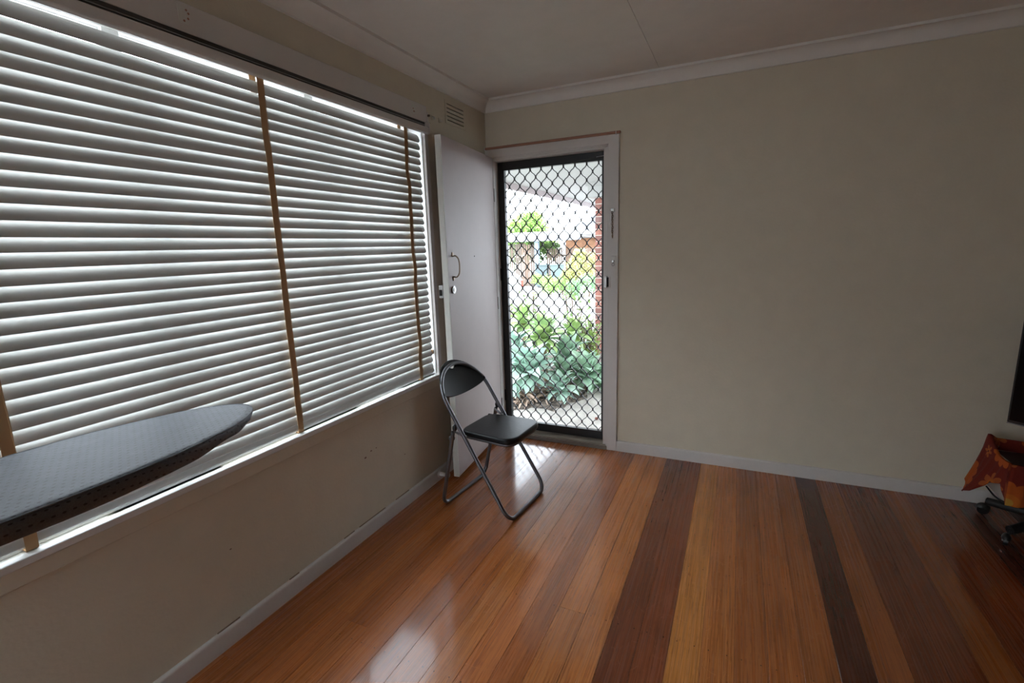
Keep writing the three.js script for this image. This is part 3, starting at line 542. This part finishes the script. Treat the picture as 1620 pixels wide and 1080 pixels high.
  per.forEach((p, i) => {
    const a = per[(i + 3) % N], b = per[(i + N - 3) % N]; let nx = -(a[1] - b[1]), nz = a[0] - b[0]; const l = Math.hypot(nx, nz); nx /= -l; nz /= -l; if (nx * p[0] + nz * p[1] < 0) { nx = -nx; nz = -nz; }
    const pts = prof.map((q, k) => { if (q) return [q[0], p[2] + q[1]]; const f = (k - 4) / 5; return [0.008 + p[4] * f * (0.4 + 0.6 * f) + 0.006 * f * Math.sin(p[5] * 60) + 0.003 * Math.sin(p[5] * 140 + f * 3), p[2] - 0.02 + (p[3] - p[2] + 0.02) * f]; });
    const ring = [...pts, ...pts.slice().reverse().map(([o, y]) => [o - 0.0035, y - 0.001])];
    ring.forEach(([o, y], k) => { pos.push(p[0] + nx * o, y, p[1] + nz * o); uv.push(p[5] + 0.12, y + 0.06); const A = i * row + k, B = i * row + (k + 1) % row, C2 = ((i + 1) % N) * row + k, D2 = ((i + 1) % N) * row + (k + 1) % row; idx.push(A, B, C2, B, D2, C2); });
  });
  const g = new THREE.BufferGeometry(); g.setAttribute('position', new THREE.Float32BufferAttribute(pos, 3)); g.setAttribute('uv', new THREE.Float32BufferAttribute(uv, 2)); g.setIndex(idx); g.computeVertexNormals();
  const cl = solid('floral_cloth', g, cm, 'orange and red flower-printed cloth draped over the low stand', 'cloth'); cl.position.set(3.07, 0, 0.3);
}

// ================================================================== outdoors
// ground: front path slabs, garden bed, drive
struct('driveway', (() => { const s = ext(rectShape(-30, 14, -2.9, 0.02), 40); return muv(remap(new THREE.PlaneGeometry(60, 44, 8, 30), (a, b) => { const z = -20.4 - b * 1; return [a - 8, -0.235 - Math.max(0, -z - 6) * 0.012, z]; }, true)); })(), M.driveway);
struct('ground_side', boxAB(-30, -0.3, -0.34, -0.3, -2, 14), M.driveway);
struct('ground_rear', boxAB(-0.3, 12, -0.34, -0.3, RZ + WT, 16), M.driveway);
const path = structGroup('path');
for (const [a, b, c, d] of [[-1.25, 1.6, -1.368, -WT], [-1.25, 1.6, -2.62, -1.374], [-1.25, 1.6, -3.9, -2.626]]) part('path_slab', rbox(a, b, -0.25, -0.15, c, d, 0.004), M.concrete, path);
{ const g = new THREE.PlaneGeometry(2.6, 3.2, 26, 32).toNonIndexed();
  struct('garden_bed', muv(remap(g, (a, b) => { const f = Math.max(0, 1 - (a / 1.3) ** 2) * Math.max(0, 1 - (b / 1.6) ** 2); return [a - 1.0 + 0.3 * (-b / 1.6) * -0.3, -0.172 + 0.10 * f + 0.02 * vn(a * 7 + 9, b * 7 + 9, 64, 64), b - 2.45]; }, true)), M.soil); }
// house front right of the door, and porch roof
struct('porch_ceiling', boxAB(-1.2, 4.6, 2.29, 2.31, -8.4, -WT), M.soffit);
struct('porch_roof', boxAB(-1.27, 4.6, 2.33, 2.42, -8.5, -0.22), M.fascia);
struct('fascia_board', boxAB(-1.25, -1.2, 2.215, 2.33, -8.45, -0.16), M.fascia);
struct('porch_beam', merge([rbox(-0.32, 2.6, 2.09, 2.245, -4.0, -3.68, 0.006), rbox(-0.345, 2.6, 2.245, 2.29, -4.02, -3.65, 0.006)]), M.soffit);
{ // brick pillar: every brick its own mesh on a mortar core
  const P = structGroup('brick_pillar', [-0.04, -0.235, -3.87]);
  part('mortar_core', boxAB(-0.166, 0.166, 0, 2.32, -0.166, 0.166), M.mortar, P);
  const r = rng(77), bm = [[0.50, 0.21, 0.165], [0.42, 0.20, 0.17], [0.56, 0.25, 0.19], [0.38, 0.22, 0.20]].map((c) => std(lin(...c), 0.9, { bumpMap: soilTone, bumpScale: 0.002, map: concreteTone }));
  const long = rbox(-0.115, 0.115, 0, 0.076, -0.055, 0.055, 0.004, 1);
  for (let k = 0; k < 27; k++) for (let s = 0; s < 4; s++) {
    const b = part('brick', long, bm[Math.floor(r() * 4)], P), a = s * Math.PI / 2 + (k % 2 ? Math.PI : 0), e = (k % 2 ? -1 : 1) * 0.06, c = Math.cos(s * Math.PI / 2), q = Math.sin(s * Math.PI / 2);
    const lx = e, lz = 0.12; b.position.set(lx * c + lz * q, k * 0.086, -lx * q + lz * c); b.rotation.y = s * Math.PI / 2;
  }
}
// ---- plants
const leafMats = {
  glaucous: [[0.44, 0.62, 0.52], [0.39, 0.57, 0.47], [0.49, 0.66, 0.55]], lime: [[0.40, 0.56, 0.22], [0.36, 0.52, 0.24], [0.45, 0.60, 0.25]], deep: [[0.36, 0.55, 0.40], [0.33, 0.51, 0.37], [0.41, 0.58, 0.42]],
};
for (const k in leafMats) leafMats[k] = leafMats[k].map((c) => phys(lin(...c), 0.55, { transmission: 0.15, thickness: 0 }));
function leafGeo(len, wid, curl, fold) {                // broad pointed leaf with a keel, real thickness
  const NL = 9, pos = [], idx = [], w = (t) => wid / 2 * Math.pow(Math.sin(Math.PI * Math.min(1, 0.16 + 0.84 * Math.pow(t, 0.85))), 0.75);
  for (let sd = 0; sd < 2; sd++) for (let i = 0; i <= NL; i++) { const t = i / NL, ang = curl * t * t, x = len * t, y = -len * t * Math.sin(ang) * 0.6; for (const c of [-1, 0, 1]) { const ww = t >= 1 ? 0.001 : Math.max(0.002, w(t)); pos.push(x * Math.cos(ang * 0.5), y + Math.abs(c) * ww * fold + (sd ? -0.004 * (1 - Math.abs(c)) * (1 - t) - 0.0008 : 0), c * ww); } }
  const A = (s, i, c) => s * (NL + 1) * 3 + i * 3 + c;
  for (let i = 0; i < NL; i++) for (let c = 0; c < 2; c++) { idx.push(A(0, i, c), A(0, i, c + 1), A(0, i + 1, c), A(0, i, c + 1), A(0, i + 1, c + 1), A(0, i + 1, c)); idx.push(A(1, i, c), A(1, i + 1, c), A(1, i, c + 1), A(1, i, c + 1), A(1, i + 1, c), A(1, i + 1, c + 1)); }
  let g = new THREE.BufferGeometry(); g.setAttribute('position', new THREE.Float32BufferAttribute(pos, 3)); g.setIndex(idx); g = g.toNonIndexed(); g.computeVertexNormals(); return muv(g);
}
const agaveLeaves = [leafGeo(0.34, 0.15, 0.4, 0.35), leafGeo(0.38, 0.16, 0.6, 0.28), leafGeo(0.29, 0.135, 0.25, 0.45), leafGeo(0.35, 0.165, 0.8, 0.22)];
const stalkMat = std(lin(0.22, 0.16, 0.10), 0.95, { bumpMap: soilTone, bumpScale: 0.01 });
function agave(label, head, scale, count, kind, seed, lean = 0) {
  const r = rng(seed), gy = -0.16, t = thing('agave', label, 'plant', [head[0], gy, head[2]], 0, 'agaves in the front garden bed');
  const h = head[1] - gy - 0.02;
  if (h > 0.06) part('stalk', tube([V3(0.02, -0.03, 0.0), V3(0.015, h * 0.5, 0.01), V3(0, h, 0)], 0.03 * scale, 10, false, 8), stalkMat, t);
  for (let i = 0; i < count; i++) {
    const f = i / (count - 1), m = part('leaf', agaveLeaves[Math.floor(r() * 4)], leafMats[kind][Math.floor(r() * 3)], t), s = scale * (0.62 + 0.38 * Math.sin(Math.PI * Math.min(1, f * 0.8 + 0.2))) * rr(0.9, 1.1, r);
    m.rotation.order = 'YZX'; m.rotation.y = i * 2.39996 + rr(-0.2, 0.2, r); m.rotation.z = 1.42 - 1.95 * Math.pow(f, 1.15) + rr(-0.12, 0.12, r); m.rotation.x = rr(-0.25, 0.25, r);
    m.scale.setScalar(s); m.position.set(0, Math.max(0.02, h + (0.5 - f) * 0.05), 0);
  }
}
agave('large blue-green agave rosette nearest the door on the left', [-0.27, 0.17, -1.26], 1.12, 40, 'glaucous', 1);
agave('blue-green agave rosette at the left door frame behind the nearest one', [-0.6, 0.28, -1.55], 1.05, 34, 'glaucous', 2);
agave('tall yellow-green agave behind the blue-green rosettes', [-0.33, 0.42, -1.9], 1.0, 34, 'lime', 3);
agave('low green agave rosette at the right by the brick pillar', [0.2, 0.05, -1.8], 0.95, 32, 'deep', 4);
agave('small blue-green agave on the path edge at the bed front', [0.03, -0.04, -1.42], 0.72, 26, 'glaucous', 5);
agave('green agave in the middle of the bed behind the front rosettes', [-0.12, 0.15, -2.05], 0.95, 30, 'deep', 6);
agave('yellow-green agave furthest back on the left of the bed', [-0.8, 0.50, -2.4], 0.95, 24, 'lime', 8);
agave('mid-green agave at the back between lime agave and shrub', [-0.16, 0.36, -2.45], 0.8, 22, 'lime', 9);
agave('low green agave at the right edge of the bed over the path', [0.37, -0.03, -1.85], 0.78, 26, 'deep', 10);
agave('small green agave between the front rosettes', [-0.03, 0.03, -1.7], 0.8, 26, 'deep', 11);
agave('blue-green agave low at the left door frame', [-0.5, 0.05, -1.2], 0.95, 30, 'glaucous', 12);
// dead leaves and litter at the foot of the agaves
{
  const r = rng(21), list = [], n = 150;
  for (let i = 0; i < n; i++) { const g = leafGeo(rr(0.1, 0.24, r), rr(0.014, 0.04, r), rr(0.5, 2, r), 0.5).rotateX(rr(-0.8, 0.8, r)).rotateZ(rr(-0.2, 0.7, r)).rotateY(r() * 6.28); const f = r(); list.push(g.translate(-0.42 + f * 0.5 + rr(-0.1, 0.1, r), -0.145 + 0.12 * r() * r(), -1.1 - f * 0.62 + rr(-0.14, 0.14, r))); }
  const d = solid('dead_leaves', merge(list), std(lin(0.42, 0.31, 0.24), 0.95), 'heap of dry brown leaves under the agaves', 'leaf litter'); d.userData.kind = 'stuff';
}
solid('dry_bud', new THREE.IcosahedronGeometry(0.016, 2).scale(1, 0.8, 1.1).translate(0.545, -0.137, -0.945), std(lin(0.16, 0.05, 0.035), 0.9), 'dark red dry bud lying on the pale path', 'bud');
// leafy plants made of stems and small leaves
const smallLeaf = (() => { const g = new THREE.BufferGeometry(); const P = [[0, 0, 0], [0.5, 0.08, 0.28], [1, 0, 0], [0.5, 0.08, -0.28], [0.5, -0.04, 0]]; const t = [0, 1, 4, 1, 2, 4, 2, 3, 4, 3, 0, 4]; const p = []; t.forEach((i) => p.push(...P[i])); g.setAttribute('position', new THREE.Float32BufferAttribute(p, 3)); g.computeVertexNormals(); g.setAttribute('uv', new THREE.Float32BufferAttribute(new Float32Array(24), 2)); return g; })();
function foliage(parent, pts, size, cols, seed) {
  const r = rng(seed), m = new THREE.InstancedMesh(smallLeaf, phys(lin(1, 1, 1), 0.8, { transmission: 0.2, thickness: 0 }), pts.length), o = new THREE.Object3D();
  pts.forEach((p, i) => { o.position.copy(p); o.rotation.set(r() * 6.28, r() * 6.28, r() * 6.28); o.scale.setScalar(size * rr(0.6, 1.3, r)); o.updateMatrix(); m.setMatrixAt(i, o.matrix); const c = cols[Math.floor(r() * cols.length)], q = rr(0.8, 1.2, r); m.setColorAt(i, lin(c[0] * q, c[1] * q, c[2] * q)); });
  m.name = 'foliage'; m.userData.kind = 'stuff'; m.castShadow = m.receiveShadow = true; parent.add(m); return m;
}
function blobs(r, list, n) {                             // points in a set of lumpy balls, denser near their skin
  const o = []; for (let i = 0; i < n; i++) { const b = list[Math.floor(r() * list.length)]; const d = V3(r() - 0.5, r() - 0.5, r() - 0.5).normalize().multiplyScalar(b[3] * Math.pow(r(), 0.35)); o.push(V3(b[0] + d.x, b[1] + d.y * (b[4] || 1), b[2] + d.z)); } return o;
}
const barkMat = std(lin(0.20, 0.14, 0.10), 0.95);
function twiggy(name, label, base, stems, height, spread, size, cols, seed, perStem) {
  const r = rng(seed), t = thing(name, label, 'shrub', base, 0, 'thin-stemmed shrubs behind the agaves'), tb = [], pts = [];
  for (let i = 0; i < stems; i++) {
    const a = r() * 6.28, q = r() * spread, tip = V3(Math.cos(a) * q, height * rr(0.6, 1, r), Math.sin(a) * q), mid = V3(tip.x * 0.35 + rr(-0.04, 0.04, r), tip.y * 0.5, tip.z * 0.35 + rr(-0.04, 0.04, r)), b0 = V3(rr(-0.05, 0.05, r), -0.02, rr(-0.05, 0.05, r));
    const c = new THREE.CatmullRomCurve3([b0, mid, tip]); tb.push(new THREE.TubeGeometry(c, 8, 0.0045, 5));
    for (let k = 0; k < perStem; k++) { const f = rr(0.35, 1, r), p = c.getPoint(f); const e = p.clone().add(V3(rr(-0.09, 0.09, r), rr(-0.02, 0.09, r), rr(-0.09, 0.09, r))); tb.push(between(p, e, 0.0022, 4)); for (let m = 0; m < 3; m++) pts.push(e.clone().add(V3(rr(-0.03, 0.03, r), rr(-0.03, 0.03, r), rr(-0.03, 0.03, r)))); }
  }
  part('stems', merge(tb), barkMat, t); foliage(t, pts, size, cols, seed + 1);
}
twiggy('twiggy_shrub', 'fine-leaved green shrub in front of the brick pillar', [-0.02, -0.16, -2.75], 18, 0.72, 0.32, 0.05, [[0.26, 0.40, 0.10], [0.33, 0.45, 0.14], [0.22, 0.30, 0.12]], 41, 12);
twiggy('tall_stem_plant', 'airy tall thin-stemmed plant behind the lime agave, left of centre', [-0.75, -0.16, -2.75], 12, 1.1, 0.34, 0.055, [[0.30, 0.45, 0.14], [0.26, 0.42, 0.16]], 51, 5);
twiggy('tall_stem_plant', 'airy tall thin-stemmed plant between the lime agave and the pillar', [-0.32, -0.16, -3.0], 12, 1.15, 0.32, 0.055, [[0.30, 0.45, 0.14], [0.26, 0.42, 0.16]], 61, 5);
twiggy('leafy_stem_plant', 'pale-leaved plant at the left door frame behind the agaves', [-1.15, -0.16, -2.6], 12, 0.95, 0.3, 0.06, [[0.34, 0.48, 0.16], [0.36, 0.36, 0.2]], 71, 7);

// ---- across the drive
const gz = (z) => -0.235 - Math.max(0, -z - 6) * 0.012;   // height of the sloping drive
{ // carport
  const z = -18, g = gz(z), C = thing('carport', 'flat white carport roof across the drive', 'carport', [-9, g, z]);
  const w = std(lin(0.72, 0.72, 0.70), 0.6), gr = std(lin(0.24, 0.25, 0.27), 0.7);
  part('roof_sheet', boxAB(-6, 4.3, 2.32, 2.5, -5, 0), w, C); part('beam', boxAB(-6, 4.2, 2.08, 2.318, -0.2, -0.01), gr, C); part('ceiling_board', boxAB(-6, 4.2, 2.22, 2.3, -4.9, -0.36), std(lin(0.3, 0.3, 0.3), 0.8), C);
  part('post', boxAB(1.98, 2.16, 0, 2.1, -0.33, -0.14), std(lin(0.20, 0.25, 0.31), 0.6), C, 'blue-grey post'); part('post', boxAB(-5.6, -5.45, 0, 2.1, -0.33, -0.14), gr, C);
}
function fence(label, x0, x1, z, h, gap, cols, seed) {
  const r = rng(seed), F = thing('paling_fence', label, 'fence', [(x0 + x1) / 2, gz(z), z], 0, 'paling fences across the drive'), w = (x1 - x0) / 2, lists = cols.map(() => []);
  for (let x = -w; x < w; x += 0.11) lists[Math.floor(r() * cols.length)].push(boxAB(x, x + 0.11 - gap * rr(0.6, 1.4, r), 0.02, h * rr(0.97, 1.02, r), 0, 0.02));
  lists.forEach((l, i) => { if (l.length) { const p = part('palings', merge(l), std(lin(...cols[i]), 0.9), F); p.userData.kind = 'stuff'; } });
  part('rail', boxAB(-w, w, 0.35, 0.44, -0.05, -0.002), std(lin(0.2, 0.15, 0.11), 0.9), F); part('rail', boxAB(-w, w, h - 0.4, h - 0.31, -0.05, -0.002), std(lin(0.2, 0.15, 0.11), 0.9), F);
}
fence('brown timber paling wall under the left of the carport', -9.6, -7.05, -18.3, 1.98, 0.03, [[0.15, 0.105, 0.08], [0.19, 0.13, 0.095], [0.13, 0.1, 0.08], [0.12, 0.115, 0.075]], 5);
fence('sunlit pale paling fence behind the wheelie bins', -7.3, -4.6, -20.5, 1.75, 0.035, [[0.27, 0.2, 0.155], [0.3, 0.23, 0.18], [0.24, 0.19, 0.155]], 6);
function bin(label, x, z, col, seed) {
  const B = thing('wheelie_bin', label, 'bin', [x, gz(z), z], 0.2, 'wheelie bins across the drive'), m = std(lin(...col), 0.6);
  const b = new THREE.BoxGeometry(0.56, 0.92, 0.62, 1, 1, 1).translate(0, 0.52, 0), p = b.attributes.position; for (let i = 0; i < p.count; i++) if (p.getY(i) < 0.3) { p.setX(i, p.getX(i) * 0.8); p.setZ(i, p.getZ(i) * 0.8); } b.computeVertexNormals();
  part('bin_body', muv(b), m, B); part('lid', rbox(-0.3, 0.3, 0.98, 1.04, -0.34, 0.34, 0.02), m, B); for (const s of [-1, 1]) part('wheel', cyl(0.1, 0.1, 0.05, 16).rotateZ(Math.PI / 2).translate(s * 0.24, 0.1, -0.26), M.blackPlastic, B);
}
bin('left of the two blue-grey wheelie bins by the fence', -6.45, -17.6, [0.10, 0.13, 0.135]); bin('right of the two blue-grey wheelie bins by the fence', -5.75, -17.7, [0.12, 0.16, 0.155]);
{ // brick house with a tiled roof
  const H2 = thing('brick_house', 'orange brick house with grey tiled roof beyond the fence', 'house', [-4.6, gz(-24), -25]);
  part('wall', boxAB(-3.2, 6, 0, 2.5, -4, 0), std(lin(0.34, 0.17, 0.09), 0.9, { map: concreteTone }), H2);
  part('gutter', boxAB(-3.5, 6.3, 2.42, 2.56, 0.3, 0.45), std(lin(0.66, 0.64, 0.62), 0.5), H2);
  const s = new THREE.Shape([[0.4, 2.5], [-2.2, 3.95], [-4.8, 2.5]].map((q) => new THREE.Vector2(...q)));
  part('roof', muv(remap(ext(s, 9.8), (a, b, d) => [-3.5 + d + (b > 3 ? (d < 1 ? 1.9 : -1.9) : 0), b, a], true)), std(lin(0.085, 0.088, 0.095), 0.8, { bumpMap: dtex(64, 64, grey((u, v) => ((v * 4) % 1) * 0.8 + 0.2 * Math.abs(Math.sin(u * 25))), false, [0.9, 1.2]), bumpScale: 0.05 }), H2);
  part('window', boxAB(1.0, 2.4, 0.9, 2.0, 0, 0.05), M.screen, H2);
}
function bush(name, label, cat, base, list, n, size, cols, seed, trunk) {
  const r = rng(seed), t = thing(name, label, cat, base, 0, cat === 'shrub' ? 'shrubs across the drive' : undefined); if (trunk) part('trunk', tube([V3(0, -0.1, 0), V3(0.05, trunk * 0.5, 0), V3(0, trunk, 0)], 0.09 * Math.max(0.3, trunk / 2), 8, false, 8), barkMat, t);
  foliage(t, blobs(r, list, n), size, cols, seed + 1);
}
bush('leafy_tree', 'round green tree rising behind the carport', 'tree', [-11.2, gz(-27), -27], [[0, 2.9, 0, 1.2], [0.9, 2.6, 0.2, 0.9], [-0.9, 2.8, 0, 1], [0.5, 3.5, 0, 0.75], [1.4, 2.2, 0, 0.7]], 5200, 0.22, [[0.26, 0.42, 0.09], [0.33, 0.48, 0.13], [0.22, 0.38, 0.10]], 81, 2.2);
bush('yellow_shrub', 'tall yellow-green shrub in front of the orange brick house', 'shrub', [-3.75, gz(-14), -14.2], [[0, 0.95, 0, 0.42], [0.1, 1.4, 0, 0.26], [-0.3, 0.65, 0, 0.3]], 1500, 0.11, [[0.46, 0.46, 0.18], [0.52, 0.48, 0.16], [0.38, 0.44, 0.2]], 91, 0.5);
bush('yellow_shrub', 'yellow shrub by the pillar across the drive', 'shrub', [-3.2, gz(-14), -14.4], [[0, 0.85, 0, 0.4], [0.1, 1.25, 0, 0.3], [0.4, 1.3, 0, 0.35]], 1300, 0.11, [[0.5, 0.45, 0.24], [0.46, 0.46, 0.2]], 95, 0.5);
bush('green_shrub', 'low bluish-green bush beside the pillar across the drive', 'shrub', [-3.1, gz(-13), -13.4], [[0, 0.45, 0, 0.36], [0.4, 0.5, 0, 0.32], [-0.5, 0.3, 0.1, 0.3]], 1300, 0.09, [[0.22, 0.40, 0.2], [0.28, 0.46, 0.24]], 101, 0.2);
bush('green_shrub', 'low green bush left of the yellow shrub across the drive', 'shrub', [-4.3, gz(-14), -14.0], [[0, 0.35, 0, 0.33], [0.4, 0.3, 0, 0.3], [-0.45, 0.3, 0.1, 0.28]], 1200, 0.09, [[0.28, 0.46, 0.12], [0.34, 0.5, 0.18]], 111, 0.2);
bush('green_shrub', 'small green bush in front of the wheelie bins', 'shrub', [-5.7, gz(-16), -16.2], [[0, 0.35, 0, 0.3], [-0.45, 0.45, 0, 0.25], [0.3, 0.25, 0, 0.25]], 900, 0.09, [[0.28, 0.46, 0.12], [0.36, 0.52, 0.14]], 121, 0.2);
bush('green_hedge', 'green hedge behind the carport paling wall', 'hedge', [-8.2, gz(-21), -21.2], [[-1, 1.6, 0, 0.6], [0, 1.7, 0, 0.6], [0.9, 1.6, 0, 0.5]], 1600, 0.16, [[0.24, 0.36, 0.14], [0.2, 0.32, 0.12]], 131, 1);
{ // white car, its tail just inside the frame of the screen door
  const C = thing('car', 'white car parked on the drive at the left of the doorway', 'car', [-3.72, gz(-8.4), -8.4], 0.12), paint = phys(lin(0.7, 0.7, 0.7), 0.3, { clearcoat: 1, clearcoatRoughness: 0.05 });
  const s = new THREE.Shape(); s.moveTo(0, 0.32); s.lineTo(0.02, 0.75); s.quadraticCurveTo(-0.02, 0.9, -0.12, 0.95); s.lineTo(-0.6, 1.38); s.quadraticCurveTo(-1.2, 1.47, -2.1, 1.38); s.lineTo(-2.9, 0.95); s.lineTo(-3.8, 0.82); s.quadraticCurveTo(-4, 0.7, -3.98, 0.32); s.lineTo(-3.6, 0.25);
  s.absarc(-3.2, 0.3, 0.34, Math.PI, 0, true); s.lineTo(-1.1, 0.25); s.absarc(-0.75, 0.3, 0.34, Math.PI, 0, true); s.lineTo(-0.05, 0.27);
  part('body', muv(ext(s, 1.56, { bevelEnabled: true, bevelSize: 0.04, bevelThickness: 0.06, bevelSegments: 3 }).translate(0, 0, -0.78)), paint, C);
  const win = new THREE.Shape([[-0.42, 0.98], [-0.72, 1.33], [-1.5, 1.38], [-2.05, 1.32], [-2.65, 0.98]].map((q) => new THREE.Vector2(...q)));
  part('side_window', muv(ext(win, 1.72).translate(0, 0, -0.86)), M.screen, C);
  const rw = box(0.035, 0.46, 1.3).rotateZ(0.84).translate(-0.345, 1.19, 0); part('rear_window', rw, M.screen, C);
  for (const q of [-0.72, 0.72]) part('tail_light', rbox(-0.02, 0.065, 0.62, 0.82, q - 0.09, q + 0.09, 0.02), phys(lin(0.5, 0.02, 0.02), 0.2), C, 'red tail light');
  part('bumper', rbox(-0.05, 0.09, 0.28, 0.48, -0.8, 0.8, 0.04), paint, C); part('number_plate', rbox(0.088, 0.096, 0.36, 0.46, -0.19, 0.19, 0.002), M.white, C);
  for (const wx of [-0.75, -3.2]) for (const q of [-0.76, 0.76]) { const w2 = part('wheel', merge([new THREE.TorusGeometry(0.23, 0.085, 10, 24), cyl(0.2, 0.2, 0.1, 20).rotateX(Math.PI / 2)]).translate(wx, 0.315, q), M.blackPlastic, C); part('hub_cap', cyl(0.16, 0.16, 0.02, 18).rotateX(Math.PI / 2).translate(wx, 0.315, q + Math.sign(q) * 0.07), M.satin, w2); }
}
scene.traverse((o) => { delete o.userData.__n; });
renderer.render(scene, camera);
